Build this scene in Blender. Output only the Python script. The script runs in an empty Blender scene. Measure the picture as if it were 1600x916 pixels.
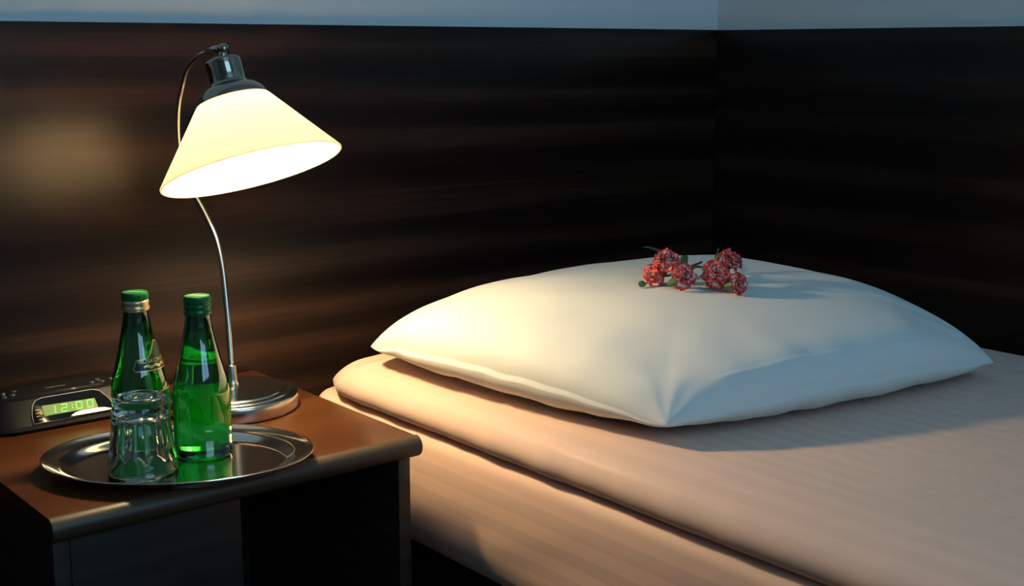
import bpy, bmesh, math, random
from mathutils import Vector, Matrix, noise
random.seed(7)
sc = bpy.context.scene
col = sc.collection
R = math.radians
PI = math.pi

# ------------------------------------------------------------------ camera
cam_d = bpy.data.cameras.new('camera')
cam = bpy.data.objects.new('camera', cam_d); col.objects.link(cam)
cam.location = (0, 0, .93)
cam.rotation_euler = (R(90 - 10.86), 0, R(-39.2))
cam_d.sensor_width = 36; cam_d.lens = 2002 / 1600 * 36
cam_d.clip_start = .02
sc.camera = cam
# ------------------------------------------------------------------ sky seen through the window, exposure
w = bpy.data.worlds.new('sky'); sc.world = w; w.use_nodes = True
bg = w.node_tree.nodes['Background']
bg.inputs[0].default_value = (.34, .68, 1.0, 1); bg.inputs[1].default_value = 3.6
BULB = 500.0                       # strength of the lamp's bulb
BULB_COL = (1.0, .76, .42, 1)
sc.view_settings.view_transform = 'Standard'; sc.view_settings.look = 'None'
sc.view_settings.gamma = 1; sc.view_settings.use_curve_mapping = False
sc.view_settings.exposure = 0.0
sc.cycles.sample_clamp_indirect = 6
sc.cycles.max_bounces = 14; sc.cycles.transmission_bounces = 14; sc.cycles.glossy_bounces = 6
sc.cycles.diffuse_bounces = 5; sc.cycles.blur_glossy = 0
# portals in the two window panes (tall balcony window in wall_front, y = -.85)
WIN = (-.08, .49, .55, 1.12, 1.0, 2.70)      # x0 x1 | x2 x3 | z0 z1
for a, b in ((WIN[0], WIN[1]), (WIN[2], WIN[3])):
    ld = bpy.data.lights.new('window_portal', 'AREA'); ld.shape = 'RECTANGLE'
    ld.size = b - a; ld.size_y = WIN[5] - WIN[4]; ld.cycles.is_portal = True
    lo = bpy.data.objects.new('window_portal', ld); col.objects.link(lo)
    lo.location = ((a + b) / 2, -.87, (WIN[4] + WIN[5]) / 2)
    lo.rotation_euler = (R(90), 0, 0)          # -Z axis of the light points to +Y

# ------------------------------------------------------------------ helpers
def tag(o, label=None, cat=None, group=None, kind=None):
    if label: o['label'] = label
    if cat: o['category'] = cat
    if group: o['group'] = group
    if kind: o['kind'] = kind
    return o
def thing(name, loc, label, cat, group=None):
    o = bpy.data.objects.new(name, None); col.objects.link(o); o.location = loc
    o.empty_display_size = .05
    return tag(o, label, cat, group)
def root_of(o):
    p = Vector((0, 0, 0))
    while o is not None:
        p = p + Vector(o.location); o = o.parent
    return p
def obj(name, verts, faces, mat, parent=None, smooth=True, org=None):
    """verts in world coordinates; one mesh object"""
    me = bpy.data.meshes.new(name)
    base = root_of(parent) if parent is not None else Vector((0, 0, 0))
    o0 = Vector(org) if org is not None else base
    me.from_pydata([tuple(Vector(v) - o0) for v in verts], [], faces)
    me.update()
    if smooth:
        me.shade_smooth()
    me.materials.append(mat)
    o = bpy.data.objects.new(name, me); col.objects.link(o)
    if parent is not None: o.parent = parent
    o.location = o0 - base
    return o
def fix(o):
    bm = bmesh.new(); bm.from_mesh(o.data); bmesh.ops.recalc_face_normals(bm, faces=bm.faces)
    bm.to_mesh(o.data); bm.free(); return o
def bevel(o, wdt, seg=3, angle=35):
    m = o.modifiers.new('bevel', 'BEVEL'); m.width = wdt; m.segments = seg
    m.limit_method = 'ANGLE'; m.angle_limit = R(angle); return o
def sharp(o, deg=35):
    o.data.set_sharp_from_angle(angle=R(deg)); return o
BF = [(0, 3, 2, 1), (4, 5, 6, 7), (0, 1, 5, 4), (1, 2, 6, 5), (2, 3, 7, 6), (3, 0, 4, 7)]
def boxv(x0, x1, y0, y1, z0, z1):
    return [(x0, y0, z0), (x1, y0, z0), (x1, y1, z0), (x0, y1, z0), (x0, y0, z1), (x1, y0, z1), (x1, y1, z1), (x0, y1, z1)]
def box(name, x0, x1, y0, y1, z0, z1, mat, parent=None, bv=0):
    o = obj(name, boxv(x0, x1, y0, y1, z0, z1), BF, mat, parent, smooth=bv > 0)
    if bv: bevel(o, bv)
    return o
def boxes(lst):
    V, F = [], []
    for b in lst:
        n = len(V); V += boxv(*b); F += [tuple(i + n for i in f) for f in BF]
    return V, F
def frame_from(axis, hint=(0, 0, 1)):
    a = Vector(axis).normalized(); h = Vector(hint)
    if abs(a.dot(h)) > .98: h = Vector((1, 0, 0))
    u = h.cross(a).normalized(); v = a.cross(u); return u, v, a
def lathe(profile, c, axis=(0, 0, 1), seg=64, sx=1, sy=1, rotz=0, close=False, rad=None, capped=True):
    """revolve (r, h) about axis through c. Points with r==0 become poles."""
    u, v, a = frame_from(axis, (0, 1, 0)) if tuple(axis) != (0, 0, 1) else (Vector((1, 0, 0)), Vector((0, 1, 0)), Vector((0, 0, 1)))
    c = Vector(c); V, F, rings = [], [], []
    for (r, h) in profile:
        if r <= 1e-7:
            rings.append([len(V)]); V.append(c + a * h); continue
        ring = []
        for k in range(seg):
            t = 2 * PI * k / seg
            rr = r if rad is None else rad(r, h, t)
            x, y = rr * math.cos(t) * sx, rr * math.sin(t) * sy
            X = x * math.cos(rotz) - y * math.sin(rotz); Y = x * math.sin(rotz) + y * math.cos(rotz)
            ring.append(len(V)); V.append(c + u * X + v * Y + a * h)
        rings.append(ring)
    pairs = list(zip(rings[:-1], rings[1:]))
    if close: pairs.append((rings[-1], rings[0]))
    for A, B in pairs:
        if len(A) == 1 and len(B) == 1: continue
        for k in range(seg):
            k2 = (k + 1) % seg
            if len(A) == 1: F.append((A[0], B[k2], B[k]))
            elif len(B) == 1: F.append((A[k], A[k2], B[0]))
            else: F.append((A[k], A[k2], B[k2], B[k]))
    return V, F
def tube(pts, rad, seg=12, cap=True, sub=0):
    P = [Vector(p) for p in pts]
    if sub:                                     # Catmull-Rom
        Q = []
        for i in range(len(P) - 1):
            p0 = P[max(i - 1, 0)]; p1 = P[i]; p2 = P[i + 1]; p3 = P[min(i + 2, len(P) - 1)]
            for k in range(sub):
                t = k / sub
                Q.append(.5 * ((2 * p1) + (-p0 + p2) * t + (2 * p0 - 5 * p1 + 4 * p2 - p3) * t * t + (-p0 + 3 * p1 - 3 * p2 + p3) * t ** 3))
        Q.append(P[-1])
        if callable(rad): pass
        P = Q
    n = len(P); V, F = [], []
    T = [(P[min(i + 1, n - 1)] - P[max(i - 1, 0)]).normalized() for i in range(n)]
    u, v, _ = frame_from(T[0])
    for i in range(n):
        a = T[i]; u = (u - a * u.dot(a)).normalized(); v = a.cross(u)
        r = rad(i / (n - 1)) if callable(rad) else rad
        for k in range(seg):
            t = 2 * PI * k / seg
            V.append(P[i] + u * (r * math.cos(t)) + v * (r * math.sin(t)))
    for i in range(n - 1):
        for k in range(seg):
            k2 = (k + 1) % seg
            F.append((i * seg + k, i * seg + k2, (i + 1) * seg + k2, (i + 1) * seg + k))
    if cap:
        F.append(tuple(reversed(range(seg)))); F.append(tuple((n - 1) * seg + k for k in range(seg)))
    return V, F
def sphere(c, r, seg=24, rings=14, sc_=(1, 1, 1)):
    V, F = lathe([(0, -r)] + [(r * math.sin(PI * k / rings), -r * math.cos(PI * k / rings)) for k in range(1, rings)] + [(0, r)], (0, 0, 0), seg=seg)
    c = Vector(c)
    return [c + Vector((p.x * sc_[0], p.y * sc_[1], p.z * sc_[2])) for p in V], F
def join(*parts):
    V, F = [], []
    for v, f in parts:
        n = len(V); V += list(v); F += [tuple(i + n for i in q) for q in f]
    return V, F
def text_shape(s, size, shear=0.0, extrude=0.0, fine=0):
    """flat or extruded lettering as (verts, faces), left-aligned at the origin in XY"""
    cu = bpy.data.curves.new('t', 'FONT'); cu.body = s; cu.size = size; cu.shear = shear; cu.extrude = extrude
    cu.resolution_u = 3
    o = bpy.data.objects.new('t', cu); col.objects.link(o)
    bpy.context.view_layer.update()
    me = bpy.data.meshes.new_from_object(o.evaluated_get(bpy.context.evaluated_depsgraph_get()))
    V = [v.co.copy() for v in me.vertices]; F = [tuple(p.vertices) for p in me.polygons]
    bpy.data.objects.remove(o); bpy.data.curves.remove(cu); bpy.data.meshes.remove(me)
    return V, F
def sm(a, b, x):
    t = max(0, min(1, (x - a) / (b - a))); return t * t * (3 - 2 * t)

# ------------------------------------------------------------------ materials
def mat(name):
    m = bpy.data.materials.new(name); m.use_nodes = True
    return m, m.node_tree, m.node_tree.nodes['Principled BSDF']
def simple(name, c, rough=.5, metal=0, **kw):
    m, t, b = mat(name)
    b.inputs['Base Color'].default_value = (*c, 1); b.inputs['Roughness'].default_value = rough
    b.inputs['Metallic'].default_value = metal
    for k, v in kw.items(): b.inputs[k.replace('_', ' ')].default_value = v
    return m
def nd(t, typ, **kw):
    n = t.nodes.new(typ)
    for k, v in kw.items():
        if k.startswith('i_'): n.inputs[int(k[2:])].default_value = v
        else: setattr(n, k, v)
    return n
def bump(t, b, src, strength, dist):
    n = nd(t, 'ShaderNodeBump'); n.inputs['Strength'].default_value = strength; n.inputs['Distance'].default_value = dist
    t.links.new(src, n.inputs['Height']); t.links.new(n.outputs[0], b.inputs['Normal']); return n
def wood(name, dark, mid, light, along='X', rough=.34, scale=1.0, coat=.0, streak=.50, spec=.5):
    """walnut laminate, grain along X or Y"""
    m, t, b = mat(name); L = t.links.new
    tc = nd(t, 'ShaderNodeTexCoord'); mp = nd(t, 'ShaderNodeMapping')
    L(tc.outputs['Object'], mp.inputs[0])
    # grain stretched along the given axis
    s = (.8, 10, 10) if along == 'X' else (10, .8, 10)
    mp.inputs['Scale'].default_value = tuple(q * scale for q in s)
    big = nd(t, 'ShaderNodeTexNoise'); big.inputs['Scale'].default_value = 1.1; big.inputs['Detail'].default_value = 3
    L(mp.outputs[0], big.inputs['Vector'])
    big.inputs['Distortion'].default_value = .8
    fine = nd(t, 'ShaderNodeTexNoise'); fine.inputs['Scale'].default_value = 9; fine.inputs['Detail'].default_value = 8
    fine.inputs['Roughness'].default_value = .7
    L(mp.outputs[0], fine.inputs['Vector'])
    # cathedral figure: bands of a distorted coordinate
    wv = nd(t, 'ShaderNodeTexWave'); wv.wave_type = 'BANDS'; wv.bands_direction = 'Z' if along in 'XY' else 'Y'
    wv.inputs['Scale'].default_value = .45; wv.inputs['Distortion'].default_value = 9; wv.inputs['Detail'].default_value = 3
    wv.inputs['Detail Scale'].default_value = .7
    L(mp.outputs[0], wv.inputs['Vector'])
    mx = nd(t, 'ShaderNodeMix'); mx.data_type = 'FLOAT'; mx.inputs[0].default_value = .35
    L(big.outputs[0], mx.inputs[2]); L(wv.outputs[1], mx.inputs[3])
    # hair-fine pore lines
    mp2 = nd(t, 'ShaderNodeMapping'); L(tc.outputs['Object'], mp2.inputs[0])
    mp2.inputs['Scale'].default_value = tuple(q * scale for q in ((1.6, 170, 170) if along == 'X' else (170, 1.6, 170)))
    hair = nd(t, 'ShaderNodeTexNoise'); hair.inputs['Scale'].default_value = 1; hair.inputs['Detail'].default_value = 4; hair.inputs['Roughness'].default_value = .65
    L(mp2.outputs[0], hair.inputs['Vector'])
    mx0 = nd(t, 'ShaderNodeMix'); mx0.data_type = 'FLOAT'; mx0.inputs[0].default_value = .6
    L(fine.outputs[0], mx0.inputs[2]); L(hair.outputs[0], mx0.inputs[3])
    mx2 = nd(t, 'ShaderNodeMix'); mx2.data_type = 'FLOAT'; mx2.inputs[0].default_value = .52
    L(mx.outputs[0], mx2.inputs[2]); L(mx0.outputs[0], mx2.inputs[3])
    cr = nd(t, 'ShaderNodeValToRGB'); e = cr.color_ramp.elements
    e[0].position = .36; e[0].color = (*dark, 1); e[1].position = .70; e[1].color = (*light, 1)
    k = cr.color_ramp.elements.new(streak); k.color = (*mid, 1)
    L(mx2.outputs[0], cr.inputs[0]); L(cr.outputs[0], b.inputs['Base Color'])
    b.inputs['Roughness'].default_value = rough; b.inputs['Coat Weight'].default_value = coat
    b.inputs['Coat Roughness'].default_value = .3; b.inputs['Specular IOR Level'].default_value = spec
    bump(t, b, fine.outputs[0], .12, .0006)
    return m
def fabric(name, c, stripe=None, rough=.62, stripe_w=.021, sheen=.25, amt=.10, axis='X', side=False):
    m, t, b = mat(name); L = t.links.new
    tc = nd(t, 'ShaderNodeTexCoord')
    b.inputs['Roughness'].default_value = rough; b.inputs['Sheen Weight'].default_value = sheen
    b.inputs['Sheen Roughness'].default_value = .4; b.inputs['Specular IOR Level'].default_value = .25
    ns = nd(t, 'ShaderNodeTexNoise'); ns.inputs['Scale'].default_value = 900; ns.inputs['Detail'].default_value = 2
    L(tc.outputs['Object'], ns.inputs['Vector'])
    bump(t, b, ns.outputs[0], .12, .0004)
    if stripe:
        # damask stripes woven along Y: alternate satin / matt bands counted across X (and down the side, Z)
        sep = nd(t, 'ShaderNodeSeparateXYZ'); L(tc.outputs['Object'], sep.inputs[0])
        ad = nd(t, 'ShaderNodeMath', operation='SUBTRACT'); L(sep.outputs[0], ad.inputs[0]); L(sep.outputs[2], ad.inputs[1])
        if not side: ad.inputs[1].default_value = 0; t.links.remove(ad.inputs[1].links[0])
        ml = nd(t, 'ShaderNodeMath', operation='MULTIPLY'); ml.inputs[1].default_value = 2 * PI / stripe_w
        L(ad.outputs[0], ml.inputs[0])
        sn = nd(t, 'ShaderNodeMath', operation='SINE'); L(ml.outputs[0], sn.inputs[0])
        mr = nd(t, 'ShaderNodeMapRange'); mr.inputs[1].default_value = -.25; mr.inputs[2].default_value = .25
        L(sn.outputs[0], mr.inputs[0])
        mx = nd(t, 'ShaderNodeMix'); mx.data_type = 'RGBA'
        mx.inputs[6].default_value = (*c, 1); mx.inputs[7].default_value = (*[q * (1 - amt) for q in c], 1)
        L(mr.outputs[0], mx.inputs[0]); L(mx.outputs[2], b.inputs['Base Color'])
        r2 = nd(t, 'ShaderNodeMapRange'); r2.inputs[3].default_value = rough - .16; r2.inputs[4].default_value = rough + .12
        L(mr.outputs[0], r2.inputs[0]); L(r2.outputs[0], b.inputs['Roughness'])
    else:
        b.inputs['Base Color'].default_value = (*c, 1)
    return m
def glass(name, c, ior=1.5, rough=0.0, coat=0):
    m, t, b = mat(name)
    b.inputs['Base Color'].default_value = (*c, 1); b.inputs['Transmission Weight'].default_value = 1
    b.inputs['Coat Weight'].default_value = coat; b.inputs['Coat IOR'].default_value = 1.7; b.inputs['Coat Roughness'].default_value = 0
    b.inputs['IOR'].default_value = ior; b.inputs['Roughness'].default_value = rough
    return m

def wall_mat():
    m, t, b = mat('white_plaster')
    b.inputs['Base Color'].default_value = (.70, .71, .70, 1); b.inputs['Roughness'].default_value = .9
    tc = nd(t, 'ShaderNodeTexCoord'); n = nd(t, 'ShaderNodeTexNoise'); n.inputs['Scale'].default_value = 160; n.inputs['Detail'].default_value = 4
    t.links.new(tc.outputs['Object'], n.inputs['Vector']); bump(t, b, n.outputs[0], .25, .001)
    return m
M = {}
M['wall'] = wall_mat()
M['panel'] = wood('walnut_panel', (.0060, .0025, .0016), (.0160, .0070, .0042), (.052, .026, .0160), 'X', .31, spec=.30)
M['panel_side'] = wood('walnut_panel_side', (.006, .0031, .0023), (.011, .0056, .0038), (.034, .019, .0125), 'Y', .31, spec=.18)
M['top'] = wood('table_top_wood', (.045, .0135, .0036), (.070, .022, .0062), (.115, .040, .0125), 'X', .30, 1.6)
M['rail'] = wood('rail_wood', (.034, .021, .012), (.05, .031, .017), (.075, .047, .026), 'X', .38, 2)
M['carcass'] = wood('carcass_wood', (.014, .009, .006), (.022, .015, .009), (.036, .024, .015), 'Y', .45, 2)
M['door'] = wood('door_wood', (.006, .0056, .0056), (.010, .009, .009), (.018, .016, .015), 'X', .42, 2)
M['floor'] = wood('floor_wood', (.05, .028, .015), (.09, .05, .028), (.14, .085, .05), 'Y', .4)
M['white_paint'] = simple('white_paint', (.75, .75, .73), .4)
M['sheet'] = fabric('fitted_sheet_satin', (.84, .55, .42), True, .60, .030, .2, .15, side=True)
M['duvet'] = fabric('duvet_satin', (.76, .51, .40), True, .60, .026, .2, .055)
M['pillow'] = fabric('pillow_cotton', (.70, .69, .645), False, .7)
M['bedwood'] = simple('bed_base_dark', (.018, .012, .009), .6)
M['steel'] = simple('polished_steel', (.72, .69, .62), .13, 1)
M['nickel'] = simple('brushed_nickel', (.58, .54, .48), .20, 1)
M['nickel_dark'] = simple('nickel_cap', (.36, .31, .26), .10, 1)
M['black'] = simple('black_plastic', (.004, .004, .005), .34, Specular_IOR_Level=.2)
M['black_gloss'] = simple('black_gloss', (.004, .004, .005), .06)
M['felt'] = simple('felt', (.03, .03, .03), .9)
M['green_glass'] = glass('green_bottle_glass', (.016, .30, .035), 1.48, coat=1)
M['clear_glass'] = glass('clear_glass', (.97, .99, .98), 1.48)
M['cap_green'] = simple('cap_green', (.005, .13, .035), .28, .35)
M['gold'] = simple('gold_print', (.72, .55, .25), .30, .8)
M['gold_ring'] = simple('gold_ring', (.70, .52, .28), .32, .8)
M['label_dark'] = simple('label_dark', (.004, .02, .010), .4)
def label_film():
    m, t, b = mat('label_green')
    out = t.nodes['Material Output']
    tr = nd(t, 'ShaderNodeBsdfTranslucent'); tr.inputs[0].default_value = (.04, .62, .10, 1)
    di = nd(t, 'ShaderNodeBsdfDiffuse'); di.inputs[0].default_value = (.01, .16, .03, 1)
    ms = nd(t, 'ShaderNodeMixShader'); ms.inputs[0].default_value = .5
    t.links.new(di.outputs[0], ms.inputs[1]); t.links.new(tr.outputs[0], ms.inputs[2]); t.links.new(ms.outputs[0], out.inputs[0])
    return m
M['label'] = label_film()
def shade_mat():
    m, t, b = mat('frosted_shade_glass'); out = t.nodes['Material Output']
    tr = nd(t, 'ShaderNodeBsdfTranslucent'); tr.inputs[0].default_value = (1, .93, .82, 1)
    di = nd(t, 'ShaderNodeBsdfDiffuse'); di.inputs[0].default_value = (.86, .82, .72, 1)
    gl = nd(t, 'ShaderNodeBsdfGlossy'); gl.inputs[1].default_value = .15
    ms = nd(t, 'ShaderNodeMixShader'); ms.inputs[0].default_value = .6
    m2 = nd(t, 'ShaderNodeMixShader'); m2.inputs[0].default_value = .04
    t.links.new(di.outputs[0], ms.inputs[1]); t.links.new(tr.outputs[0], ms.inputs[2])
    t.links.new(ms.outputs[0], m2.inputs[1]); t.links.new(gl.outputs[0], m2.inputs[2]); t.links.new(m2.outputs[0], out.inputs[0])
    return m
M['shade'] = shade_mat()
def emit(name, c, s):
    m, t, b = mat(name)
    b.inputs['Base Color'].default_value = (*c[:3], 1); b.inputs['Emission Color'].default_value = (*c[:3], 1)
    b.inputs['Emission Strength'].default_value = s; return m
M['bulb'] = emit('bulb_light', BULB_COL, BULB)
M['lcd'] = emit('lcd_panel', (.07, .16, .03), .25)
M['digit'] = emit('lcd_digit', (.10, .85, .06), .8)
M['silver_print'] = simple('silver_print', (.35, .35, .33), .4)
M['silver_insert'] = simple('silver_insert', (.55, .50, .40), .22, .55)
M['button'] = simple('button_plastic', (.03, .03, .033), .15)
def pane_mat():
    m, t, b = mat('window_glass'); out = t.nodes['Material Output']
    tr = nd(t, 'ShaderNodeBsdfTransparent'); gl = nd(t, 'ShaderNodeBsdfGlossy'); gl.inputs[1].default_value = 0
    ms = nd(t, 'ShaderNodeMixShader'); ms.inputs[0].default_value = .06
    t.links.new(tr.outputs[0], ms.inputs[1]); t.links.new(gl.outputs[0], ms.inputs[2]); t.links.new(ms.outputs[0], out.inputs[0])
    return m
M['pane'] = pane_mat()
def leafm(name, c):
    return simple(name, c, .5)
M['leaf'] = leafm('stem_green', (.03, .075, .03))
M['bud'] = leafm('bud_green', (.07, .15, .06))
def petal_mat():
    m, t, b = mat('petal'); L = t.links.new
    at = nd(t, 'ShaderNodeAttribute'); at.attribute_name = 'rim'
    cr = nd(t, 'ShaderNodeValToRGB'); e = cr.color_ramp.elements
    e[0].position = .48; e[0].color = (.80, .66, .62, 1); e[1].position = .80; e[1].color = (.66, .035, .028, 1)
    k = e.new(.63); k.color = (.78, .30, .25, 1)
    L(at.outputs['Fac'], cr.inputs[0]); L(cr.outputs[0], b.inputs['Base Color'])
    b.inputs['Roughness'].default_value = .6; b.inputs['Specular IOR Level'].default_value = .2
    return m
M['petal'] = petal_mat()

# ------------------------------------------------------------------ the room
YB, XR, YF, XL, ZC = 1.55, 1.728, -.85, -2.6, 2.75
def struct(o): o['kind'] = 'structure'; return o
struct(box('floor', XL - .1, XR + .1, YF - .1, YB + .1, -.1, 0, M['floor']))
struct(box('ceiling', XL - .1, XR + .1, YF - .1, YB + .1, ZC, ZC + .1, M['wall']))
struct(box('wall_back', XL - .1, XR + .1, YB, YB + .1, 0, ZC, M['wall']))
struct(box('wall_right', XR, XR + .1, YF, YB, 0, ZC, M['wall']))
struct(box('wall_left', XL - .1, XL, YF, YB, 0, ZC, M['wall']))
V, F = boxes([(XL, WIN[0], YF - .1, YF, 0, ZC), (WIN[3], XR, YF - .1, YF, 0, ZC),
              (WIN[0], WIN[3], YF - .1, YF, 0, WIN[4]), (WIN[0], WIN[3], YF - .1, YF, WIN[5], ZC)])
struct(obj('wall_front', V, F, M['wall'], smooth=False))
f_ = .03
V, F = boxes([(WIN[0], WIN[0] + f_, YF - .08, YF - .03, WIN[4], WIN[5]), (WIN[3] - f_, WIN[3], YF - .08, YF - .03, WIN[4], WIN[5]),
              (WIN[0] + f_, WIN[3] - f_, YF - .08, YF - .03, WIN[4], WIN[4] + f_), (WIN[0] + f_, WIN[3] - f_, YF - .08, YF - .03, WIN[5] - f_, WIN[5]),
              (WIN[1], WIN[2], YF - .08, YF - .03, WIN[4] + f_, WIN[5] - f_)])
wf = struct(obj('window_1', V, F, M['white_paint'], smooth=False))
for a, b in ((WIN[0] + f_, WIN[1]), (WIN[2], WIN[3] - f_)):
    box('pane', a, b, YF - .06, YF - .056, WIN[4] + f_, WIN[5] - f_, M['pane'], wf)
# walnut wainscot on both walls, top edge .96 m above the floor
PZ = .9597
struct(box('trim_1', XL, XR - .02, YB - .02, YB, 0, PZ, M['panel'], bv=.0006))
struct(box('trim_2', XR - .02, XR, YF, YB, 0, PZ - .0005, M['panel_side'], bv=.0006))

# ------------------------------------------------------------------ nightstand
NX0, NX1, NY0, NY1, NZ = .379, .7955, 1.134, 1.528, .50
ns = thing('nightstand', ((NX0 + NX1) / 2, (NY0 + NY1) / 2, 0), 'dark walnut bedside table with a rounded front rail, under the lamp and the steel tray', 'nightstand')
box('tabletop', NX0, NX1 - .001, NY0 + .012, NY1, NZ - .02, NZ, M['top'], ns, .0008)
# rounded rail: half-round nose along the front edge
prof = []
for k in range(25):
    t = PI / 2 + PI * k / 24
    prof.append((NY0 + .012 + .0125 * math.cos(t), NZ - .0115 + .0125 * math.sin(t)))
V, F = [], []
for x in (NX0 - .0005, NX1):
    for y, z in prof: V.append((x, y, z))
n = len(prof)
F = [(k, k + 1, n + k + 1, n + k) for k in range(n - 1)] + [tuple(reversed(range(n))), tuple(range(n, 2 * n)), (0, n, 2 * n - 1, n - 1)]
sharp(bevel(fix(obj('front_rail', V, F, M['rail'], ns)), .0008, 2, 50))
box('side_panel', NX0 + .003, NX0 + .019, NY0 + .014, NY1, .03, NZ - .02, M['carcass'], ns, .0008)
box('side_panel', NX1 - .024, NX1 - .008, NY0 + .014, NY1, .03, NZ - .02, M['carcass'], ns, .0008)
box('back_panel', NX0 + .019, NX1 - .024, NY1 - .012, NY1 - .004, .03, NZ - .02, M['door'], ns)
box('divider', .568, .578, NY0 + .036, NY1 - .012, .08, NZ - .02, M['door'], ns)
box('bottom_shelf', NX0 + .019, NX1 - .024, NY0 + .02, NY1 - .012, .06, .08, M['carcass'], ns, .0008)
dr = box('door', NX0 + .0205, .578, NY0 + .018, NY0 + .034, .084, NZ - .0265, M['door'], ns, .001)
V, F = lathe([(0, -.0), (.004, 0), (.004, .012), (.009, .016), (.010, .022), (.006, .026), (0, .027)], (.556, NY0 + .018, .28), (0, -1, 0), 20)
obj('knob', V, F, M['nickel'], dr)

# ------------------------------------------------------------------ bed: base, mattress in its sheet, duvet
bd = thing('bed', (1.25, .4, 0), 'low dark bed base under the peach mattress beside the nightstand', 'bed')
BX0, BX1, BY0, BY1 = .872, 1.680, -.52, 1.43
box('side_rail', BX0, BX0 + .024, BY0, BY1, .12, .323, M['bedwood'], bd, .002)
box('side_rail', BX1 - .024, BX1, BY0, BY1, .12, .323, M['bedwood'], bd, .002)
box('end_rail', BX0 + .024, BX1 - .024, BY0, BY0 + .024, .12, .323, M['bedwood'], bd, .002)
box('end_rail', BX0 + .024, BX1 - .024, BY1 - .024, BY1, .12, .323, M['bedwood'], bd, .002)
box('slat_base', BX0 + .024, BX1 - .024, BY0 + .024, BY1 - .024, .30, .321, M['bedwood'], bd)
for x in (BX0 + .03, BX1 - .09):
    for y in (BY0 + .03, BY1 - .09): box('leg', x, x + .06, y, y + .06, 0, .12, M['bedwood'], bd, .002)

def shell(name, us, vs, xy, ztop, zbot, m, org, parent=None):
    """closed cushion shape: us, vs parameter lists in [-1,1]; xy(u,v)->(x,y), ztop/zbot(u,v)->z"""
    nu, nv = len(us), len(vs); V = []; F = []
    T = {}; B = {}
    for i, u in enumerate(us):
        for j, v in enumerate(vs):
            edge = i in (0, nu - 1) or j in (0, nv - 1)
            p = xy(u, v, 1); T[i, j] = len(V); V.append((p[0], p[1], ztop(u, v)))
            if edge: B[i, j] = T[i, j]
            else:
                p = xy(u, v, 0); B[i, j] = len(V); V.append((p[0], p[1], zbot(u, v)))
    for i in range(nu - 1):
        for j in range(nv - 1):
            F.append((T[i, j], T[i + 1, j], T[i + 1, j + 1], T[i, j + 1]))
            F.append((B[i, j], B[i, j + 1], B[i + 1, j + 1], B[i + 1, j]))
    return obj(name, V, F, m, parent, org=org)
def cosp(n, p=1.0):           # samples crowded towards both ends
    return [math.copysign(abs(math.sin(PI / 2 * (2 * k / (n - 1) - 1))) ** p, 2 * k - (n - 1)) for k in range(n)]

# mattress (rounded box wrapped by a striped fitted sheet)
def mattress():
    x0, x1, y0, y1, z0, z1, r = .8385, 1.700, -.55, 1.472, .324, .4790, .02
    def rr(x, y): return x, y
    NXs, NYs = 60, 150
    # ring contour (rounded rectangle in plan) x vertical profile
    def contour(inset, rc, n=24, m=70):
        P = []
        for cx, cy, a0, (ex, ey) in ((x1 - rc, y1 - rc, 0, (0, 0)), (x0 + rc, y1 - rc, 90, (0, 0)), (x0 + rc, y0 + rc, 180, (0, 0)), (x1 - rc, y0 + rc, 270, (0, 0))):
            for k in range(n + 1):
                a = R(a0 + 90 * k / n); P.append(Vector((cx + (rc - inset) * math.cos(a), cy + (rc - inset) * math.sin(a))))
        Q = []
        for i in range(len(P)):
            a, b = P[i], P[(i + 1) % len(P)]
            k = max(1, int((b - a).length / .012))
            for q in range(k): Q.append(a.lerp(b, q / k))
        return Q
    rc = .045
    base = contour(0, rc)
    N = len(base)
    prof = [(.045, z0), (.020, z0 + .004), (.007, z0 + .012), (.001, z0 + .026)] + [(-.002 - .003 * math.sin(PI * k / 8), z0 + .03 + (z1 - r - z0 - .03) * k / 8) for k in range(1, 8)]
    prof += [(r * (1 - math.cos(R(a))), z1 - r + r * math.sin(R(a))) for a in (0, 15, 30, 45, 60, 75, 90)] + [(r + .015, z1), (r + .022, z1 + .0003)]
    V = []; F = []
    cen = Vector(((x0 + x1) / 2, (y0 + y1) / 2))
    for inset, z in prof:
        for k, p in enumerate(base):
            t = (base[(k + 1) % N] - base[k - 1]).normalized(); nrm = Vector((-t.y, t.x))
            s = (z1 - z) / (z1 - z0)
            # soft diagonal drag folds in the sheet on the side
            wv = (noise.noise(Vector((p.y * 5 + z * 14, p.x * 5, 3))) * .006 + noise.noise(Vector((p.y * 16 + z * 34, p.x * 3, z * 5))) * .003) * sm(.15, .8, s)
            q = p + nrm * (inset - wv)
            V.append((q.x, q.y, z))
    m = len(prof)
    for i in range(m - 1):
        for k in range(N):
            k2 = (k + 1) % N; F.append((i * N + k, i * N + k2, (i + 1) * N + k2, (i + 1) * N + k))
    V.append((cen.x, cen.y, z1 + .0005)); c = len(V) - 1
    for k in range(N): F.append(((m - 1) * N + k, (m - 1) * N + (k + 1) % N, c))
    F.append(tuple(reversed(range(N))))
    o = obj('mattress', V, F, M['sheet'], org=(1.25, .4, z0))
    fix(o)
    return tag(o, 'peach mattress in a tightly fitted satin-striped sheet, lowest layer on the bed', 'mattress')
mattress()

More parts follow.
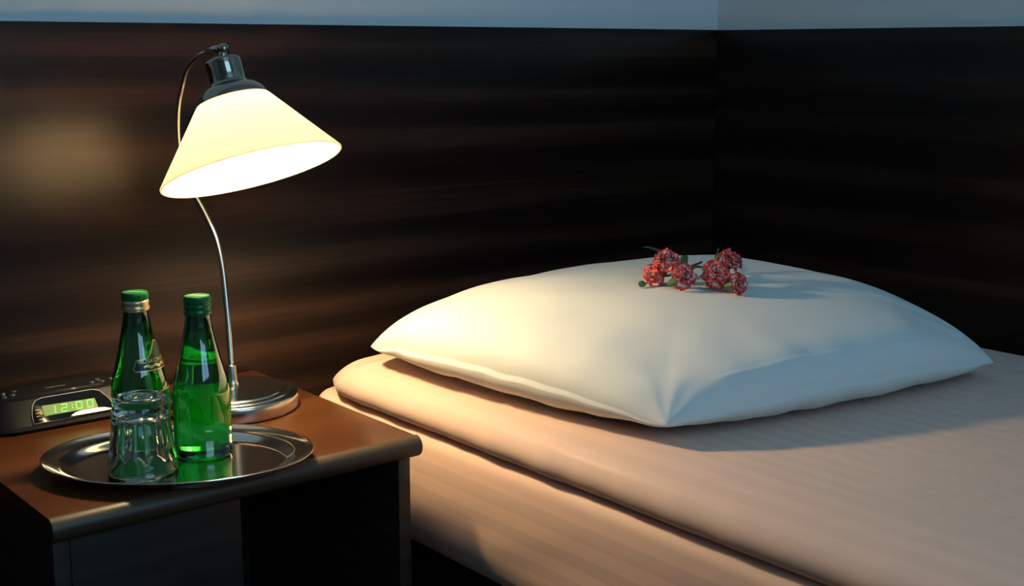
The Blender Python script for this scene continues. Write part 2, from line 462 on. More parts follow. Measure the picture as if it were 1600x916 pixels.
# duvet
DX0, DX1, DY0, DY1 = .837, 1.690, -.50, 1.436
DZT, DZM = .5345, .4990
def d_edge(u, v):
    a = (1 - abs(u)) * (DX1 - DX0) / 2; b = (1 - abs(v)) * (DY1 - DY0) / 2
    return a, b
def d_xy(u, v, top):
    x = (DX0 + DX1) / 2 + u * (DX1 - DX0) / 2; y = (DY0 + DY1) / 2 + v * (DY1 - DY0) / 2
    # round the corners in plan
    a, b = d_edge(u, v); r = .05
    if a < r and b < r:
        k = ((1 - a / r) * (1 - b / r)); s = k * r * .30
        x -= math.copysign(s, u); y -= math.copysign(s, v)
    y += .004 * noise.noise(Vector((x * 8, 1, 0))) * (1 if top else .5)
    x += (.005 * noise.noise(Vector((1, y * 4, 0))) + .0022 * noise.noise(Vector((1, y * 22, 0)))) * max(0, -u) ** 8
    return x, y
def d_f(d, R_):
    d = min(d / R_, 1); return math.sqrt(max(0, 1 - (1 - d) ** 2))
def d_top(u, v):
    a, b = d_edge(u, v)
    f = d_f(a, .085 if u < 0 else .2) * d_f(b, .085)
    x, y = d_xy(u, v, 1)
    # corner puckers and long soft waves
    n = .0022 * noise.noise(Vector((x * 3, y * 2, 5))) + .0012 * noise.noise(Vector((x * 26, y * 2.2, 8)))
    pk = .0030 * noise.noise(Vector((y * 46 + x * 14, x * 10, 2))) * sm(.085, .03, a) * (.35 + .65 * sm(.8, .15, b)) if u < 0 else 0
    droop = .024 * sm(.30, .0, a) if u > 0 else 0
    return DZM + (DZT - DZM) * f + (n + pk) * f - droop * .6
def d_bot(u, v):
    a, b = d_edge(u, v)
    f = d_f(a, .022) * d_f(b, .022)
    x, y = d_xy(u, v, 0)
    droop = .024 * sm(.30, .0, a) if u > 0 else 0
    return max(DZM - .0182 * f - droop * .6 * (1 - f), .4806)
us = cosp(170, 1.0); vs = cosp(300, 1.0)
dv = shell('duvet', us, vs, d_xy, d_top, d_bot, M['duvet'], (1.25, .4, .48))
tag(dv, 'folded pale pink satin-striped duvet lying flat on the bed under the pillow', 'duvet')

# pillow
PA, PB, PC, PD = Vector((.861, 1.339)), Vector((.901, .861)), Vector((1.3965, .795)), Vector((1.490, 1.350))
def ps(u, v): return .5575 + (.016 * (1 - (u * v) ** 2) + .004 * noise.noise(Vector((u * 5, v * 5, 9)))) * max(abs(u), abs(v)) ** 4
def p_xy(u, v, top):
    s, t = (u + 1) / 2, (v + 1) / 2
    # edges drawn in between the corners
    su = .018 * (1 - abs(v) ** 2.2) ; sv = .018 * (1 - abs(u) ** 2.2)
    p = (PB * (1 - s) + PC * s) * (1 - t) + (PA * (1 - s) + PD * s) * t
    ex = (PC - PB).normalized(); ey = (PA - PB).normalized()
    bulge_u = math.copysign(.018, u) * (1 - abs(v) ** 2.5) * abs(u) ** 3
    bulge_v = math.copysign(.018, v) * (1 - abs(u) ** 2.5) * abs(v) ** 3
    q = p - ex * bulge_u * -.35 - ey * bulge_v * -.35
    # body swells outward beyond the seam a little above and below it
    ru, rv = 1 - abs(u), 1 - abs(v)
    sw = .010 if top else .015; pk = .09 if top else .06; wd = .12 if top else .09
    if u != 0: q = q + ex * math.copysign(sw * math.exp(-(max(0, ru - pk) / wd) ** 2) * (1 - abs(v) ** 3), u)
    if v != 0: q = q + ey * math.copysign(sw * math.exp(-(max(0, rv - pk) / wd) ** 2) * (1 - abs(u) ** 3), v)
    return q.x, q.y
def wr(u, v):
    """puckers that radiate from each corner"""
    h = 0
    for cu, cv, s in ((-1, -1, 1.0), (1, -1, .9), (-1, 1, .9), (1, 1, .7)):
        dx, dy = abs(u - cu), abs(v - cv); d = math.hypot(dx, dy); a = math.atan2(dy, dx)
        h += s * (.0012 if cu < 0 and cv < 0 else .0024) * math.sin(a * 13 + 2.3 * noise.noise(Vector((u * 3, v * 3, cu * 3 + cv)))) * math.exp(-d * 4.2) * sm(0, .12, d)
    return h
def p_top(u, v):
    a = (1 - abs(u) ** 3.6) * (1 - abs(v) ** (3.1 - .7 * sm(.3, -.6, v) + .5 * sm(-.2, .6, v)))
    f = max(a, 0) ** (.46 + .04 * sm(.2, -.8, v))
    skew = 1 + .02 * v + .08 * u - .02 * u * v
    n = wr(u, v) + .0028 * noise.noise(Vector((u * 3.2, v * 3.2, 1))) * f
    # hem of the pillowcase: a low welt along the front and along the left side
    hem = .0007 * math.exp(-((v + .935 + .012 * math.sin(u * 3)) / .010) ** 2) * sm(-.75, -.65, u) + .0005 * math.exp(-((u + .955) / .008) ** 2)
    return ps(u, v) + .086 * f * skew + n * min(1, f * 3) + hem * min(1, f * 4)
def p_bot(u, v):
    a = (1 - abs(u) ** 2.5) * (1 - abs(v) ** 2.5)
    f = min(1, max(a, 0) ** .34 * 1.3)
    lump = .004 * noise.noise(Vector((u * 7, v * 7, 4))) * sm(1, .6, f)
    x, y = p_xy(u, v, 0)
    floor_ = d_top((x - (DX0 + DX1) / 2) / ((DX1 - DX0) / 2), (y - (DY0 + DY1) / 2) / ((DY1 - DY0) / 2)) + .0006
    return max(ps(u, v) - (ps(u, v) - .5360) * f + lump * f, floor_)
us = cosp(190, .9); vs = cosp(190, .9)
pw = shell('pillow', us, vs, p_xy, p_top, p_bot, M['pillow'], (1.15, 1.09, .535))
tag(pw, 'plump white square pillow lying on the pink duvet with flowers on it', 'pillow')

# ------------------------------------------------------------------ table lamp
LB = (.687, 1.379, .50)
lamp = thing('table_lamp', LB, 'brushed steel table lamp with a curved arm and glowing white cone shade', 'lamp')
V, F = lathe([(0, 0), (.0765, 0), (.0785, .0015), (.0790, .004), (.0790, .0165), (.0780, .0190), (.0755, .0200), (.0715, .0204), (.0705, .0212), (.0700, .0222), (.0655, .0226), (.0635, .0232), (.0628, .0246), (.0560, .0254), (.035, .0268), (.014, .0280), (0, .0282)], LB, seg=96)
sharp(obj('base', V, F, M['nickel'], lamp), 50)
V, F = lathe([(0, .026), (.0100, .0275), (.0085, .031), (.0068, .036), (.0062, .052), (.0056, .0535), (0, .0535)], (LB[0] + .001, LB[1] + .001, LB[2]), seg=32)
obj('collar', V, F, M['nickel'], lamp)
path = [(.6881, 1.380, .5293), (.6895, 1.3818, .5407), (.6908, 1.3868, .5595), (.6942, 1.3959, .5972), (.6972, 1.4064, .6388), (.6989, 1.4161, .6729), (.6981, 1.4263, .7009), (.6943, 1.4372, .7221), (.6897, 1.4467, .7396), (.6844, 1.4552, .7565), (.6791, 1.461, .7783), (.6746, 1.4633, .7994), (.6719, 1.4621, .8228), (.6703, 1.4575, .8468), (.669, 1.4491, .867), (.6688, 1.4379, .8846), (.6664, 1.4205, .9020), (.6670, 1.4055, .9125), (.6671, 1.3849, .9199), (.6668, 1.3626, .9243), (.6670, 1.3421, .9272), (.6676, 1.3261, .9283)]
V, F = tube(path, .0034, 16, sub=3)
obj('arm', V, F, M['nickel'], lamp)
OC = Vector((.6744, 1.2828, .7968)); AX = Vector((.0737, -.3459, -.9354)).normalized()   # mouth of the shade, axis out of it
def ax(prof): return [(r, h) for r, h in prof]
HT = .0795      # mouth to the metal cap
# shade: thin frosted cone, wall 2.2 mm (heights measured back from the mouth)
so, si = [], []
r0, r1 = .1020, .0405
prof = []
for k in range(13):
    s = k / 12; prof.append((r0 + (r1 - r0) * s, -HT * s - .0006))
prof += [(r1 - .0022, -HT - .0006)]
for k in range(13):
    s = 1 - k / 12; prof.append((r0 - .0024 + (r1 - r0) * s, -HT * s + .0004))
prof += [(r0 - .0022, .0012), (r0 - .0010, .0018), (r0 - .0001, .0010)]
V, F = lathe(prof, OC, AX, 96, close=True)
fix(obj('shade', V, F, M['shade'], lamp))
# metal cap: skirt and neck (closed at the top, open below)
cap = [(.0412, -HT + .0015), (.0405, -HT - .002), (.0375, -HT - .0080), (.0325, -HT - .0130), (.0265, -HT - .0165), (.0228, -HT - .0182), (.0214, -HT - .0200), (.0211, -HT - .0212), (.0211, -HT - .0300), (.0211, -HT - .0380), (.0211, -HT - .0440), (.0209, -HT - .0452), (.0203, -HT - .0463), (.0185, -HT - .0475), (0, -HT - .0480)]
inn = [(0, -HT - .0425), (.0185, -HT - .0420), (.0196, -HT - .0395), (.0200, -HT - .0215), (.0250, -HT - .0160), (.0308, -HT - .0120), (.0360, -HT - .0075), (.0392, -HT - .0015), (.0398, -HT + .0015)]
V, F = lathe(cap + inn, OC, AX, 72)
F += [(k, (k + 1) % 72, len(V) - 72 + (k + 1) % 72, len(V) - 72 + k) for k in range(72)]
fix(sharp(obj('shade_cap', V, F, M['nickel_dark'], lamp), 50))
# knuckle joint on top of the cap
top = OC - AX * (HT + .0475)
kn = Vector(path[-1])
V, F = join(sphere(kn, .0062, 24, 14), tube([path[-3], path[-2], kn], .0050, 18), tube([kn, top + AX * .004], .0048, 18))
obj('knuckle', V, F, M['nickel_dark'], lamp)
# lamp holder and bulb
V, F = lathe([(0, -HT - .040), (.0135, -HT - .040), (.0140, -HT - .016), (.0150, -HT - .012), (0, -HT - .012)], OC, AX, 32)
sharp(obj('bulb_socket', V, F, M['white_paint'], lamp))
V, F = lathe([(0, -HT - .012), (.011, -HT - .011), (.012, -HT - .002), (.017, -HT + .008), (.0222, -HT + .020), (.0235, -HT + .030), (.0215, -HT + .041), (.0150, -HT + .050), (.007, -HT + .0545), (0, -HT + .0555)], OC, AX, 32)
obj('bulb', V, F, M['bulb'], lamp)
# flex from the base to the wall
V, F = tube([(.735, 1.437, .5035), (.745, 1.46, .5025), (.748, 1.495, .5025), (.752, 1.5205, .5035)], .0022, 10, sub=5)
obj('power_cord', V, F, M['black'], lamp)

# ------------------------------------------------------------------ oval steel tray
TC = (.5416, 1.2145); TA, TB, TR = .1392, .1015, R(145.84)
tp = [(0, .0012), (.74, .0012), (.765, .0015), (.785, .0022), (.802, .0034), (.820, .0049), (.838, .0065), (.855, .0080), (.870, .0090), (.883, .0096), (.896, .0099), (.915, .0104), (.94, .0114), (.965, .0128), (.985, .0142), (.994, .0148), (1.0, .0147), (1.003, .0138), (.999, .0130), (.985, .0126), (.95, .0106), (.90, .0086), (.87, .0076), (.838, .0050), (.802, .0018), (.775, .0002), (.74, 0), (0, 0)]
V, F = lathe(tp, (TC[0], TC[1], .5005), seg=160, sx=TA, sy=TB, rotz=TR)
tr = obj('tray', V, F, M['steel'], org=(TC[0], TC[1], .5005)); fix(tr)
tag(tr, 'oval polished steel tray carrying two green bottles and a tumbler', 'tray')
# beaded border pressed round the well
TZ = .5018
# ------------------------------------------------------------------ bottles
def dirs(c):
    d0 = Vector((-c[0], -c[1], 0)).normalized(); rt = Vector((-d0.y, d0.x, 0))
    return d0, rt
# outer profile: radius at height
BP = [(0.0, .0225), (.0008, .0262), (.003, .0286), (.007, .0297), (.012, .0299), (.070, .0299), (.0735, .0297), (.080, .0285), (.090, .0262), (.100, .0237), (.110, .0212), (.120, .0188), (.130, .0166), (.140, .0147), (.148, .0134), (.153, .0128), (.155, .0128), (.1565, .0136), (.158, .0136)]
def rad_at(h):
    for (h0, r0_), (h1, r1_) in zip(BP[:-1], BP[1:]):
        if h0 <= h <= h1: return r0_ + (r1_ - r0_) * (h - h0) / (h1 - h0)
    return BP[-1][1]
LEVEL = .128
def bottle(c, label, gold, label_phi, body_phi, tint=None):
    c = Vector((c[0], c[1], TZ)); d0, rt = dirs(c)
    b = thing('glass_bottle', c, label, 'bottle', 'green water bottles on the tray')
    out = [(0, .004), (.012, .0030), (.019, .0008)] + [(r, h) for h, r in BP] + [(.0118, .1595), (.0118, .168), (.0100, .1685)]
    inn = [(.0092, .168), (.0092, .155), (.0118, .143), (.0146, LEVEL + .0012), (.0140, LEVEL), (0, LEVEL)]
    V, F = lathe(out + inn, c, seg=72)
    fix(obj('bottle_glass', V, F, M['green_glass'], b))
    def P(phi, h, off=.00035):
        r = rad_at(h) + off
        return c + d0 * (r * math.cos(phi)) + rt * (r * math.sin(phi)) + Vector((0, 0, h))
    # cap: knurled green shell, gold or green break ring below
    kn_ = lambda r, h, t: r * (1 + (.022 * (1 if math.cos(t * 40) > 0 else -1) if h < .1712 and h > .1665 else 0))
    V, F = lathe([(.0136, .1655), (.0138, .166), (.0138, .1662), (.0138, .1672), (.0138, .1710), (.0136, .1725), (.0128, .1738), (0, .1742)], c, seg=160, rad=kn_)
    cp = sharp(obj('cap', V, F, M['cap_green'], b), 40)
    V, F = lathe([(.0120, .1530), (.0140, .1540), (.0145, .1560), (.0142, .1582), (.0136, .1592), (.0136, .1600), (.0141, .1612), (.0141, .1632), (.0136, .1652), (.0120, .1655)], c, seg=64)
    obj('cap_ring', V, F, M['gold_ring'] if gold else M['cap_green'], b)
    # a yellow sweep printed on the lid
    V, F = [], []
    for k in range(17):
        t = -1 + 2 * k / 16; x = t * .0110; y = .0022 * math.sin(t * 2.6) + .002; wd = .0022 * (1 - t * t) + .0003
        for s in (-1, 1): V.append(c + rt * x + d0 * (y + s * wd) + Vector((0, 0, .17435 - .0004 * abs(t) ** 3)))
    F = [(2 * k, 2 * k + 2, 2 * k + 3, 2 * k + 1) for k in range(16)]
    obj('cap_print', V, F, M['gold'], cp)
    # ---- neck label: a mountain-shaped badge with a gold outline
    pk = label_phi
    def low(t): return .0925
    def high(t):                                   # t in [-1, 1] across the badge
        s = abs(t)
        return .104 + .0185 * math.exp(-(s / .33) ** 2) - .0095 * sm(.84, 1.0, s) ** 1.5
    def lo2(t): return .0925 + .0030 * sm(.9, 1.0, abs(t))
    half = R(76)
    NT = 80; V, F = [], []
    for k in range(NT + 1):
        t = -1 + 2 * k / NT
        for q in range(7): V.append(P(pk + half * t, lo2(t) + (high(t) - lo2(t)) * q / 6))
    for k in range(NT):
        for q in range(6): F.append((k * 7 + q, (k + 1) * 7 + q, (k + 1) * 7 + q + 1, k * 7 + q + 1))
    nl = obj('neck_label', V, F, M['label_dark'] if gold else M['label'], b)
    loop = [(-1 + 2 * k / NT, high(-1 + 2 * k / NT)) for k in range(NT + 1)] + [(1 - 2 * k / NT, lo2(1 - 2 * k / NT)) for k in range(NT + 1)]
    V, F = [], []; n = len(loop)
    for i in range(n):
        t, h = loop[i]; t2, h2 = loop[(i + 1) % n]; t0, h0 = loop[i - 1]
        dx = (t2 - t0) * half * .024; dy = h2 - h0; L_ = math.hypot(dx, dy) or 1
        nx, ny = -dy / L_, dx / L_
        for s in (-1, 1):
            V.append(P(pk + half * t + s * nx * .00050 / .024, h + s * ny * .00050, .0006))
    F = [(2 * i, 2 * ((i + 1) % n), 2 * ((i + 1) % n) + 1, 2 * i + 1) for i in range(n)]
    obj('label_outline', V, F, M['gold'], nl)
    tv, tf = text_shape('BUSKOWIANKA', .0056)
    wdt = max(p.x for p in tv)
    arc = R(126)
    TV = [P(pk + (p.x / wdt - .5) * arc, .1005 + p.y, .0007) for p in tv]
    obj('lettering', TV, tf, M['gold'], nl, smooth=False)
    # wave ornament below the name
    V, F = [], []
    for k in range(61):
        t = -1 + k / 30
        h = .0968 + .0009 * math.sin(t * 13); wd = .0009 + .0007 * abs(math.sin(t * 6.5))
        for s in (-1, 1): V.append(P(pk + t * R(50), h + s * wd, .0006))
    F = [(2 * k, 2 * k + 2, 2 * k + 3, 2 * k + 1) for k in range(60)]
    obj('ornament', V, F, M['gold'], nl)
    # ---- body label
    V, F = [], []; p0, p1 = body_phi; n = 72
    for k in range(n + 1):
        for q in range(9): V.append(P(p0 + (p1 - p0) * k / n, .007 + (.0700 - .007) * q / 8))
    for k in range(n):
        for q in range(8): F.append((k * 9 + q, (k + 1) * 9 + q, (k + 1) * 9 + q + 1, k * 9 + q + 1))
    bl = obj('body_label', V, F, M['label'], b)
    for h in (.0075, .0695):
        V = []; F = []
        for k in range(n + 1):
            for s in (-1, 1): V.append(P(p0 + (p1 - p0) * k / n, h + s * .0006, .0006))
        F = [(2 * k, 2 * k + 2, 2 * k + 3, 2 * k + 1) for k in range(n)]
        obj('label_border', V, F, M['gold'], bl)
    return b
bottle((.5330, 1.2865), 'green glass bottle with a gold collar and gold-edged neck badge, behind the tumbler', True, R(62), (R(-70), R(170)))
bottle((.5750, 1.2257), 'green glass bottle with an all-green cap, standing in front of the lamp stem', False, R(205), (R(80), R(300)))

# ------------------------------------------------------------------ upturned tumbler
GC = Vector((.5045, 1.2205, TZ)); GZ = 1.08
def tumbler():
    seg = 200; NF = 10
    def flute(r, h, t):
        # concave scallops between ribs in the upper two thirds (the glass stands upside down)
        k = sm(.016, .024, h) * sm(.0665, .058, h)
        s = abs(math.sin(t * NF / 2))
        return r - k * .0028 * (s ** 1.0) + k * .0006
    outer = [(.0349, .0004), (.0354, .0012), (.0352, .004), (.0345, .012), (.0338, .018), (.0330, .022), (.0318, .030), (.0306, .040), (.0295, .050), (.0287, .058), (.0280, .062), (.0268, .0650), (.0262, .0668), (.0266, .0690), (.0268, .0710), (.0258, .0724), (.0235, .0727), (.0215, .0716), (.0150, .0695), (0, .0688)]
    inner = [(0, .0570), (.012, .0568), (.0195, .0556), (.0232, .0525), (.0250, .048), (.0272, .038), (.0296, .026), (.0318, .015), (.0330, .006), (.0337, .0012), (.0343, .0003)]
    outer = [(r, h * GZ) for r, h in outer]; inner = [(r, h * GZ) for r, h in inner]
    P = [(r, h) for r, h in outer] + [(r, h) for r, h in inner]
    nO = len(outer)
    u = 0
    def rf(r, h, t): return r
    # outer wall fluted, inner wall round
    V, F = [], []
    V1, F1 = lathe(outer, GC, seg=seg, rad=flute)
    V2, F2 = lathe(inner, GC, seg=seg)
    n = len(V1); V = V1 + V2; F = list(F1) + [tuple(i + n for i in q) for q in F2]
    last = n + len(V2) - seg
    for k in range(seg): F.append((k, (k + 1) % seg, last + (k + 1) % seg, last + k))
    o = obj('tumbler', V, F, M['clear_glass'], org=GC); fix(o)
    return tag(o, 'clear fluted glass tumbler standing upside down in front of the bottles', 'glass')
tumbler()

# ------------------------------------------------------------------ clock radio
ck = thing('clock_radio', (.512, 1.478, .50), 'black clock radio showing 12:00 in green, left of the bottles', 'clock')
CE = R(36.7)
cy = [(1.4275, .5005), (1.4245, .5045), (1.4285, .5070), (1.4305, .5078), (1.4460, .5335), (1.4515, .5356), (1.4600, .5364), (1.4900, .5370), (1.5100, .5362), (1.5200, .5325), (1.5230, .5280), (1.5230, .5005)]
def clock_body():
    V, F = [], []; X0, X1 = .4190, .6015; rc = .030
    xs = [0, .002, .006, .012, .019, .027] ; W_ = X1 - X0
    st = [X0 + q for q in xs] + [X0 + .027 + (W_ - .054) * k / 6 for k in range(1, 6)] + [X1 - q for q in reversed(xs)]
    n = len(cy)
    for x in st:
        d = min(x - X0, X1 - x); f = math.sqrt(max(0, 1 - (1 - min(d / rc, 1)) ** 2))
        for y, z in cy:
            yy = 1.500 + (y - 1.500) * (.62 + .38 * f) if y < 1.5 else y
            zz = .5005 + (z - .5005) * (.72 + .28 * f)
            V.append((x, yy, zz))
    for i in range(len(st) - 1):
        for k in range(n):
            k2 = (k + 1) % n; F.append((i * n + k, i * n + k2, (i + 1) * n + k2, (i + 1) * n + k))
    F.append(tuple(range(n))); F.append(tuple((len(st) - 1) * n + k for k in reversed(range(n))))
    return fix(sharp(obj('housing', V, F, M['black'], ck), 50))
clock_body()
# face plane: origin, right = +X, up along the slope, out = normal
FO = Vector((.512, 1.4305, .5078)); FU = Vector((0, .515, .857)).normalized(); FN = Vector((0, -FU.z, FU.y))
def FP(x, s, o=0): return Vector((x, 0, 0)) + Vector((0, FO.y, FO.z)) + FU * s + FN * o
# glossy face with a rounded-trapezoid outline
face = [(.4650, .0005), (.4655, .012), (.4680, .0215), (.4725, .0275), (.4800, .0300), (.5400, .0300), (.5480, .0270), (.5560, .0170), (.5600, .0080), (.5620, .0005)]
def plate(name, pts, o0, o1, m, parent):
    V = [FP(x, s, o0) for x, s in pts] + [FP(x, s, o1) for x, s in pts]; n = len(pts)
    F = [tuple(reversed(range(n, 2 * n)))] + [(k, (k + 1) % n, n + (k + 1) % n, n + k) for k in range(n)]
    return fix(obj(name, V, F, m, parent, smooth=False))
fc = plate('face', face, -.001, .0012, M['black_gloss'], ck)
rim_pts = [FP(x, s, .0013) for x, s in face]
V, F = tube(rim_pts + [rim_pts[0]], .00045, 6)
obj('face_rim', V, F, M['silver_print'], fc)
def plane_s(z, y): return (Vector((0, y, z)) - Vector((0, FO.y, FO.z))).dot(FU)
disp = [(.4790, .0078), (.5416, .0078), (.5402, .0190), (.4781, .0205)]
ds = plate('display', disp, .001, .0016, M['lcd'], ck)
SEG = {'0': 'abcdef', '1': 'bc', '2': 'abged'}
def digit(ch, x, s0, w_=.0075, h_=.0096):
    t = .0011; sh = .10
    R_ = {'a': (t * .6, w_ - t * .6, h_ - t, h_), 'd': (t * .6, w_ - t * .6, 0, t), 'g': (t * .6, w_ - t * .6, h_ / 2 - t / 2, h_ / 2 + t / 2),
          'f': (0, t, h_ / 2 + t * .3, h_ - t * .5), 'e': (0, t, t * .5, h_ / 2 - t * .3), 'b': (w_ - t, w_, h_ / 2 + t * .3, h_ - t * .5), 'c': (w_ - t, w_, t * .5, h_ / 2 - t * .3)}
    V, F = [], []
    for q in SEG[ch]:
        a, b, c, d = R_[q]; n = len(V)
        for X, S in ((a, c), (b, c), (b, d), (a, d)): V.append(FP(x + X + S * sh, s0 + S, .0018))
        F.append((n, n + 1, n + 2, n + 3))
    obj('digit', V, F, M['digit'], ds, smooth=False)
for ch, x in (('1', .4850), ('2', .4985), ('0', .5160), ('0', .5290)): digit(ch, x, .0088)
V, F = [], []
for s in (.0112, .0152):
    n = len(V)
    for X, S in ((0, 0), (.0014, 0), (.0014, .0014), (0, .0014)): V.append(FP(.5105 + X + s * .1, s + S, .0018))
    F.append((n, n + 1, n + 2, n + 3))
obj('colon', V, F, M['digit'], ds, smooth=False)
sn = [(.5065, .0012), (.5095, .0042), (.5140, .0062), (.5210, .0076), (.5300, .0082), (.5390, .0078), (.5470, .0066), (.5540, .0044), (.5590, .0012)]  # outline of a raised silvery arched plate, lower right of the face
def face_insert():
    V = [FP(x, q, .0018) for x, q in sn] + [FP(x, .0012 + (q - .0012) * .82, .0036 - q * .10) for x, q in sn]
    n = len(sn); F = [tuple(range(n, 2 * n))] + [(k, n + k, n + (k + 1) % n, (k + 1) % n) for k in range(n)]
    o = fix(obj('arched_insert', V, F, M['silver_insert'], ck)); bevel(o, .0006, 3)
    tag(o, 'silvery arched insert at the lower right of the clock face')
face_insert()
# small captions printed under the display
for k, (x, s) in enumerate(((.470, .0165), (.470, .0125), (.470, .0085), (.472, .0045))):
    V = [FP(x, s, .0014), FP(x + .0045, s, .0014), FP(x + .0045, s + .0006, .0014), FP(x, s + .0006, .0014)]
    obj('caption', V, [(0, 1, 2, 3)], M['silver_print'], fc, smooth=False)
# name printed on the top edge
tv, tf = text_shape('Clatronic', .0062)
obj('lettering', [Vector((.4955 + p.x, 1.4720 + p.y, .5372 + p.y * .02)) for p in tv], tf, M['silver_print'], ck, smooth=False)
def button(x, y, z, rx=.0035):
    V, F = lathe([(rx, -.002), (rx, .0008), (rx * .8, .0016), (rx * .4, .0020), (0, .0021)], (x, y, z), (0, 0, 1), 20)
    obj('button', V, F, M['button'], ck)
for p in ((.4450, 1.4650), (.4560, 1.4690), (.4480, 1.4790), (.4620, 1.4830), (.5480, 1.4660), (.5600, 1.4640), (.5590, 1.4760), (.5730, 1.4700)): button(p[0], p[1], .5362)
for k in range(3):
    V, F = tube([(.487, 1.4535 + .0022 * k, .5356 + .0003 * k), (.555, 1.4535 + .0022 * k, .5356 + .0003 * k)], .0005, 6)
    obj('trim_line', V, F, M['button'], ck)

# ------------------------------------------------------------------ carnations
def petal_mesh(seed):
    rnd = random.Random(seed); NR, NA = 7, 13
    V, F, rim = [], [], []
    ph = [rnd.uniform(0, 6.28) for _ in range(4)]; spread = rnd.uniform(.95, 1.2)
    for i in range(NR + 1):
        r = i / NR
        for j in range(NA + 1):
            a = (j / NA * 2 - 1); ang = a * spread * (.55 + .45 * r)
            teeth = (.035 * (1 if j % 2 else -1) if i == NR else 0)
            rr = r * (1 - .18 * a * a) * (1 + teeth * .8)
            ruff = r ** 2 * (.16 * math.sin(a * 7 + ph[0]) + .09 * math.sin(a * 13 + ph[1]))
            x = rr * math.cos(ang); y = rr * math.sin(ang)
            z = .50 * r ** 1.2 - .42 * r ** 3 + ruff + .10 * a * a * r
            V.append((x, y, z))
            st = .10 * math.sin(a * 19 + ph[2]) + .07 * math.sin(a * 31 + ph[3])
            rim.append(max(0, min(1, .28 * r + .62 * sm(.70, .97, r) + st * r + .25 * sm(.8, 1, abs(a)) * r + .2 * sm(.25, 0, r))))
    for i in range(NR):
        for j in range(NA):
            k = i * (NA + 1) + j; F.append((k, k + NA + 1, k + NA + 2, k + 1))
    me = bpy.data.meshes.new('petal'); me.from_pydata(V, [], F); me.update(); me.shade_smooth(); me.materials.append(M['petal'])
    at = me.attributes.new('rim', 'FLOAT', 'POINT')
    for k, v in enumerate(rim): at.data[k].value = v
    return me
PM = [petal_mesh(s) for s in range(6)]
def head(parent, c, axis, size, seed, flat=1.0):
    rnd = random.Random(seed); c = Vector(c); u, v, a = frame_from(axis)
    # calyx
    V, F = lathe([(0, -size * 1.15), (size * .16, -size * 1.1), (size * .26, -size * .8), (size * .25, -size * .35), (size * .34, -size * .12), (size * .1, 0), (0, .0)], c, a, 14)
    h = obj('flower_head', V, F, M['bud'], parent, org=c)
    base = Matrix((u, v, a)).transposed().to_4x4()
    layers = ((6, 10, 1.0, -.05), (6, 32, .95, .05), (5, 55, .84, .12), (4, 76, .66, .18))
    for n, tilt, sc_, lift in layers:
        off = rnd.uniform(0, 6.28)
        for k in range(n):
            az = off + 2 * PI * k / n + rnd.uniform(-.2, .2); tl = R(tilt + rnd.uniform(-9, 9)); s = size * sc_ * rnd.uniform(.88, 1.08)
            m = base @ Matrix.Rotation(az, 4, 'Z') @ Matrix.Rotation(-tl, 4, 'Y') @ Matrix.Rotation(rnd.uniform(-.35, .35), 4, 'X') @ Matrix.Scale(s, 4)
            m.translation = a * (size * lift)
            p = bpy.data.objects.new('petal', rnd.choice(PM)); col.objects.link(p); p.parent = h; p.matrix_local = m
    return h
def leaf(parent, pts, wd, name='leaf'):
    P = [Vector(p) for p in pts]; V, F = [], []; n = 12
    def B(t): return P[0] * (1 - t) ** 2 + P[1] * 2 * t * (1 - t) + P[2] * t * t
    for k in range(n + 1):
        t = k / n; p = B(t); d = (B(min(1, t + .01)) - B(max(0, t - .01))).normalized(); s = d.cross(Vector((0, 0, 1))).normalized()
        w_ = wd * math.sin(PI * min(1, t * .92 + .08)) ** .7
        V += [p - s * w_ + Vector((0, 0, w_ * .4)), p, p + s * w_ + Vector((0, 0, w_ * .4))]
    for k in range(n):
        q = 3 * k; F += [(q, q + 3, q + 4, q + 1), (q + 1, q + 4, q + 5, q + 2)]
    o = obj(name, V, F, M['leaf'], parent); m = o.modifiers.new('t', 'SOLIDIFY'); m.thickness = .0005
def stem(parent, pts, r=.0013):
    V, F = tube(pts, r, 8, sub=5); obj('stem', V, F, M['leaf'], parent)
def bud(parent, c, axis, r=.004):
    V, F = lathe([(0, -r * 1.6), (r * .55, -r * 1.3), (r, -r * .3), (r * .9, r * .6), (r * .4, r * 1.4), (0, r * 1.6)], c, axis, 14)
    obj('bud', V, F, M['bud'], parent)
def Z(x, y, dz=0):          # height of the pillow's top above (x, y)
    best = None
    # invert the parametrisation by a coarse search, good to a millimetre
    u, v = 0.0, 0.0
    for _ in range(25):
        px, py = p_xy(u, v, 1); u += (x - px) / .26; v += (y - py) / .25
        u = max(-.95, min(.95, u)); v = max(-.95, min(.95, v))
    return p_top(u, v) + dz

FG = 'carnations laid on the pillow'
def at(x, y, dz): return Vector((x, y, Z(x, y) + dz))
def spray(root, j, heads):
    for c, axv, s_, sd in heads:
        head(root, c, axv, s_, sd)
        a = Vector(axv).normalized()
        e = c - a * s_ * 1.1; e.z = max(e.z, Z(e.x, e.y) + .0015)
        mid = (e + j) / 2; mid.z = max(mid.z, Z(mid.x, mid.y) + .003)
        stem(root, [e, mid, j])
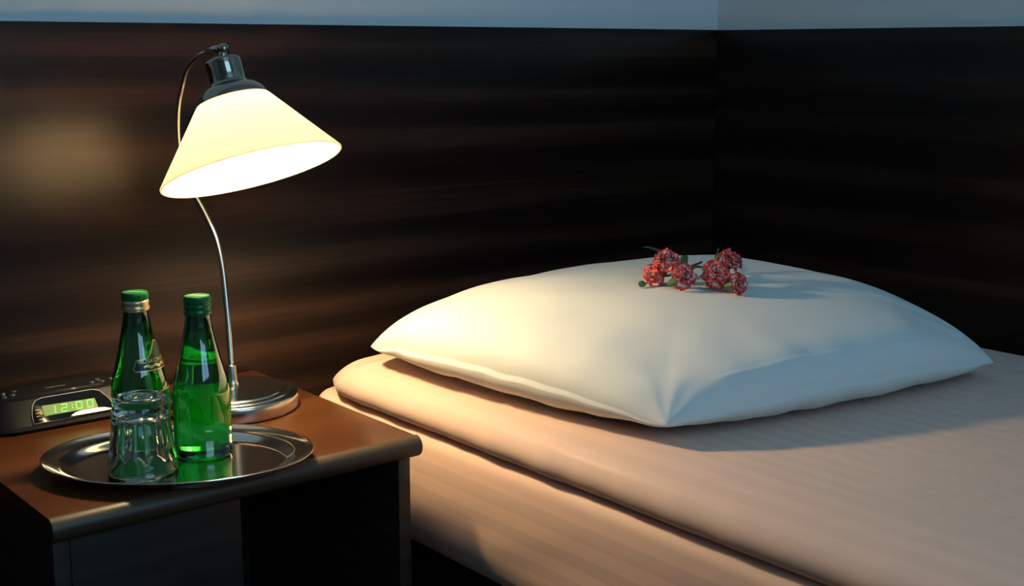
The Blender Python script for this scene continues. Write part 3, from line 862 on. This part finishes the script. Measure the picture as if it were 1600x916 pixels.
# left spray: three heads, a side bud, stems running back under the leaves
SL = thing('carnation_spray', (1.12, 1.08, Z(1.12, 1.08)), 'left spray of red-edged white carnations with a green side bud, lying on the white pillow', 'flower', FG)
j = at(1.178, 1.096, .007)
spray(SL, j, ((at(1.123, 1.080, .026), (-.25, -.45, .85), .0185, 1), (at(1.1127, 1.0875, .013), (-.85, -.30, .25), .0150, 2), (at(1.116, 1.048, .0155), (.05, -.85, .55), .0190, 3)))
stem(SL, [j, at(1.205, 1.115, .008), at(1.235, 1.135, .005), at(1.265, 1.150, .003)], .0016)
bk = at(1.0906, 1.0873, .0055)
stem(SL, [at(1.125, 1.093, .004), at(1.106, 1.091, .004), bk], .0010)
bud(SL, bk, (-.9, -.1, .25), .0042)
leaf(SL, (at(1.180, 1.100, .006), at(1.190, 1.150, .030), at(1.178, 1.175, .030)), .0045)
leaf(SL, (at(1.165, 1.085, .006), at(1.190, 1.095, .018), at(1.205, 1.080, .008)), .0055)
leaf(SL, (at(1.175, 1.095, .006), at(1.200, 1.125, .022), at(1.215, 1.130, .020)), .0050)
# right spray
SR = thing('carnation_spray', (1.16, 1.02, Z(1.16, 1.02)), 'right spray of red-edged white carnations and an upright green bud, on the pillow', 'flower', FG)
j = at(1.215, 1.080, .010)
spray(SR, j, ((at(1.1517, 1.0248, .017), (-.30, -.75, .6), .0210, 11), (at(1.1857, 1.034, .026), (.30, -.35, .85), .0185, 12), (at(1.1546, .9948, .013), (.25, -.9, .25), .0150, 13)))
stem(SR, [j, at(1.240, 1.095, .010), at(1.270, 1.110, .006), at(1.300, 1.125, .003)], .0015)
leaf(SR, (j, at(1.200, 1.070, .022), at(1.180, 1.062, .016)), .0055)
leaf(SR, (j, at(1.225, 1.072, .024), at(1.228, 1.055, .020)), .0055)
leaf(SR, (j, at(1.222, 1.085, .026), at(1.220, 1.080, .036)), .0030)
b2 = at(1.238, 1.080, .026)
stem(SR, [at(1.222, 1.086, .010), at(1.234, 1.088, .026), at(1.240, 1.084, .029), b2], .0010)
bud(SR, b2, (-.1, -.4, -.6), .0042)
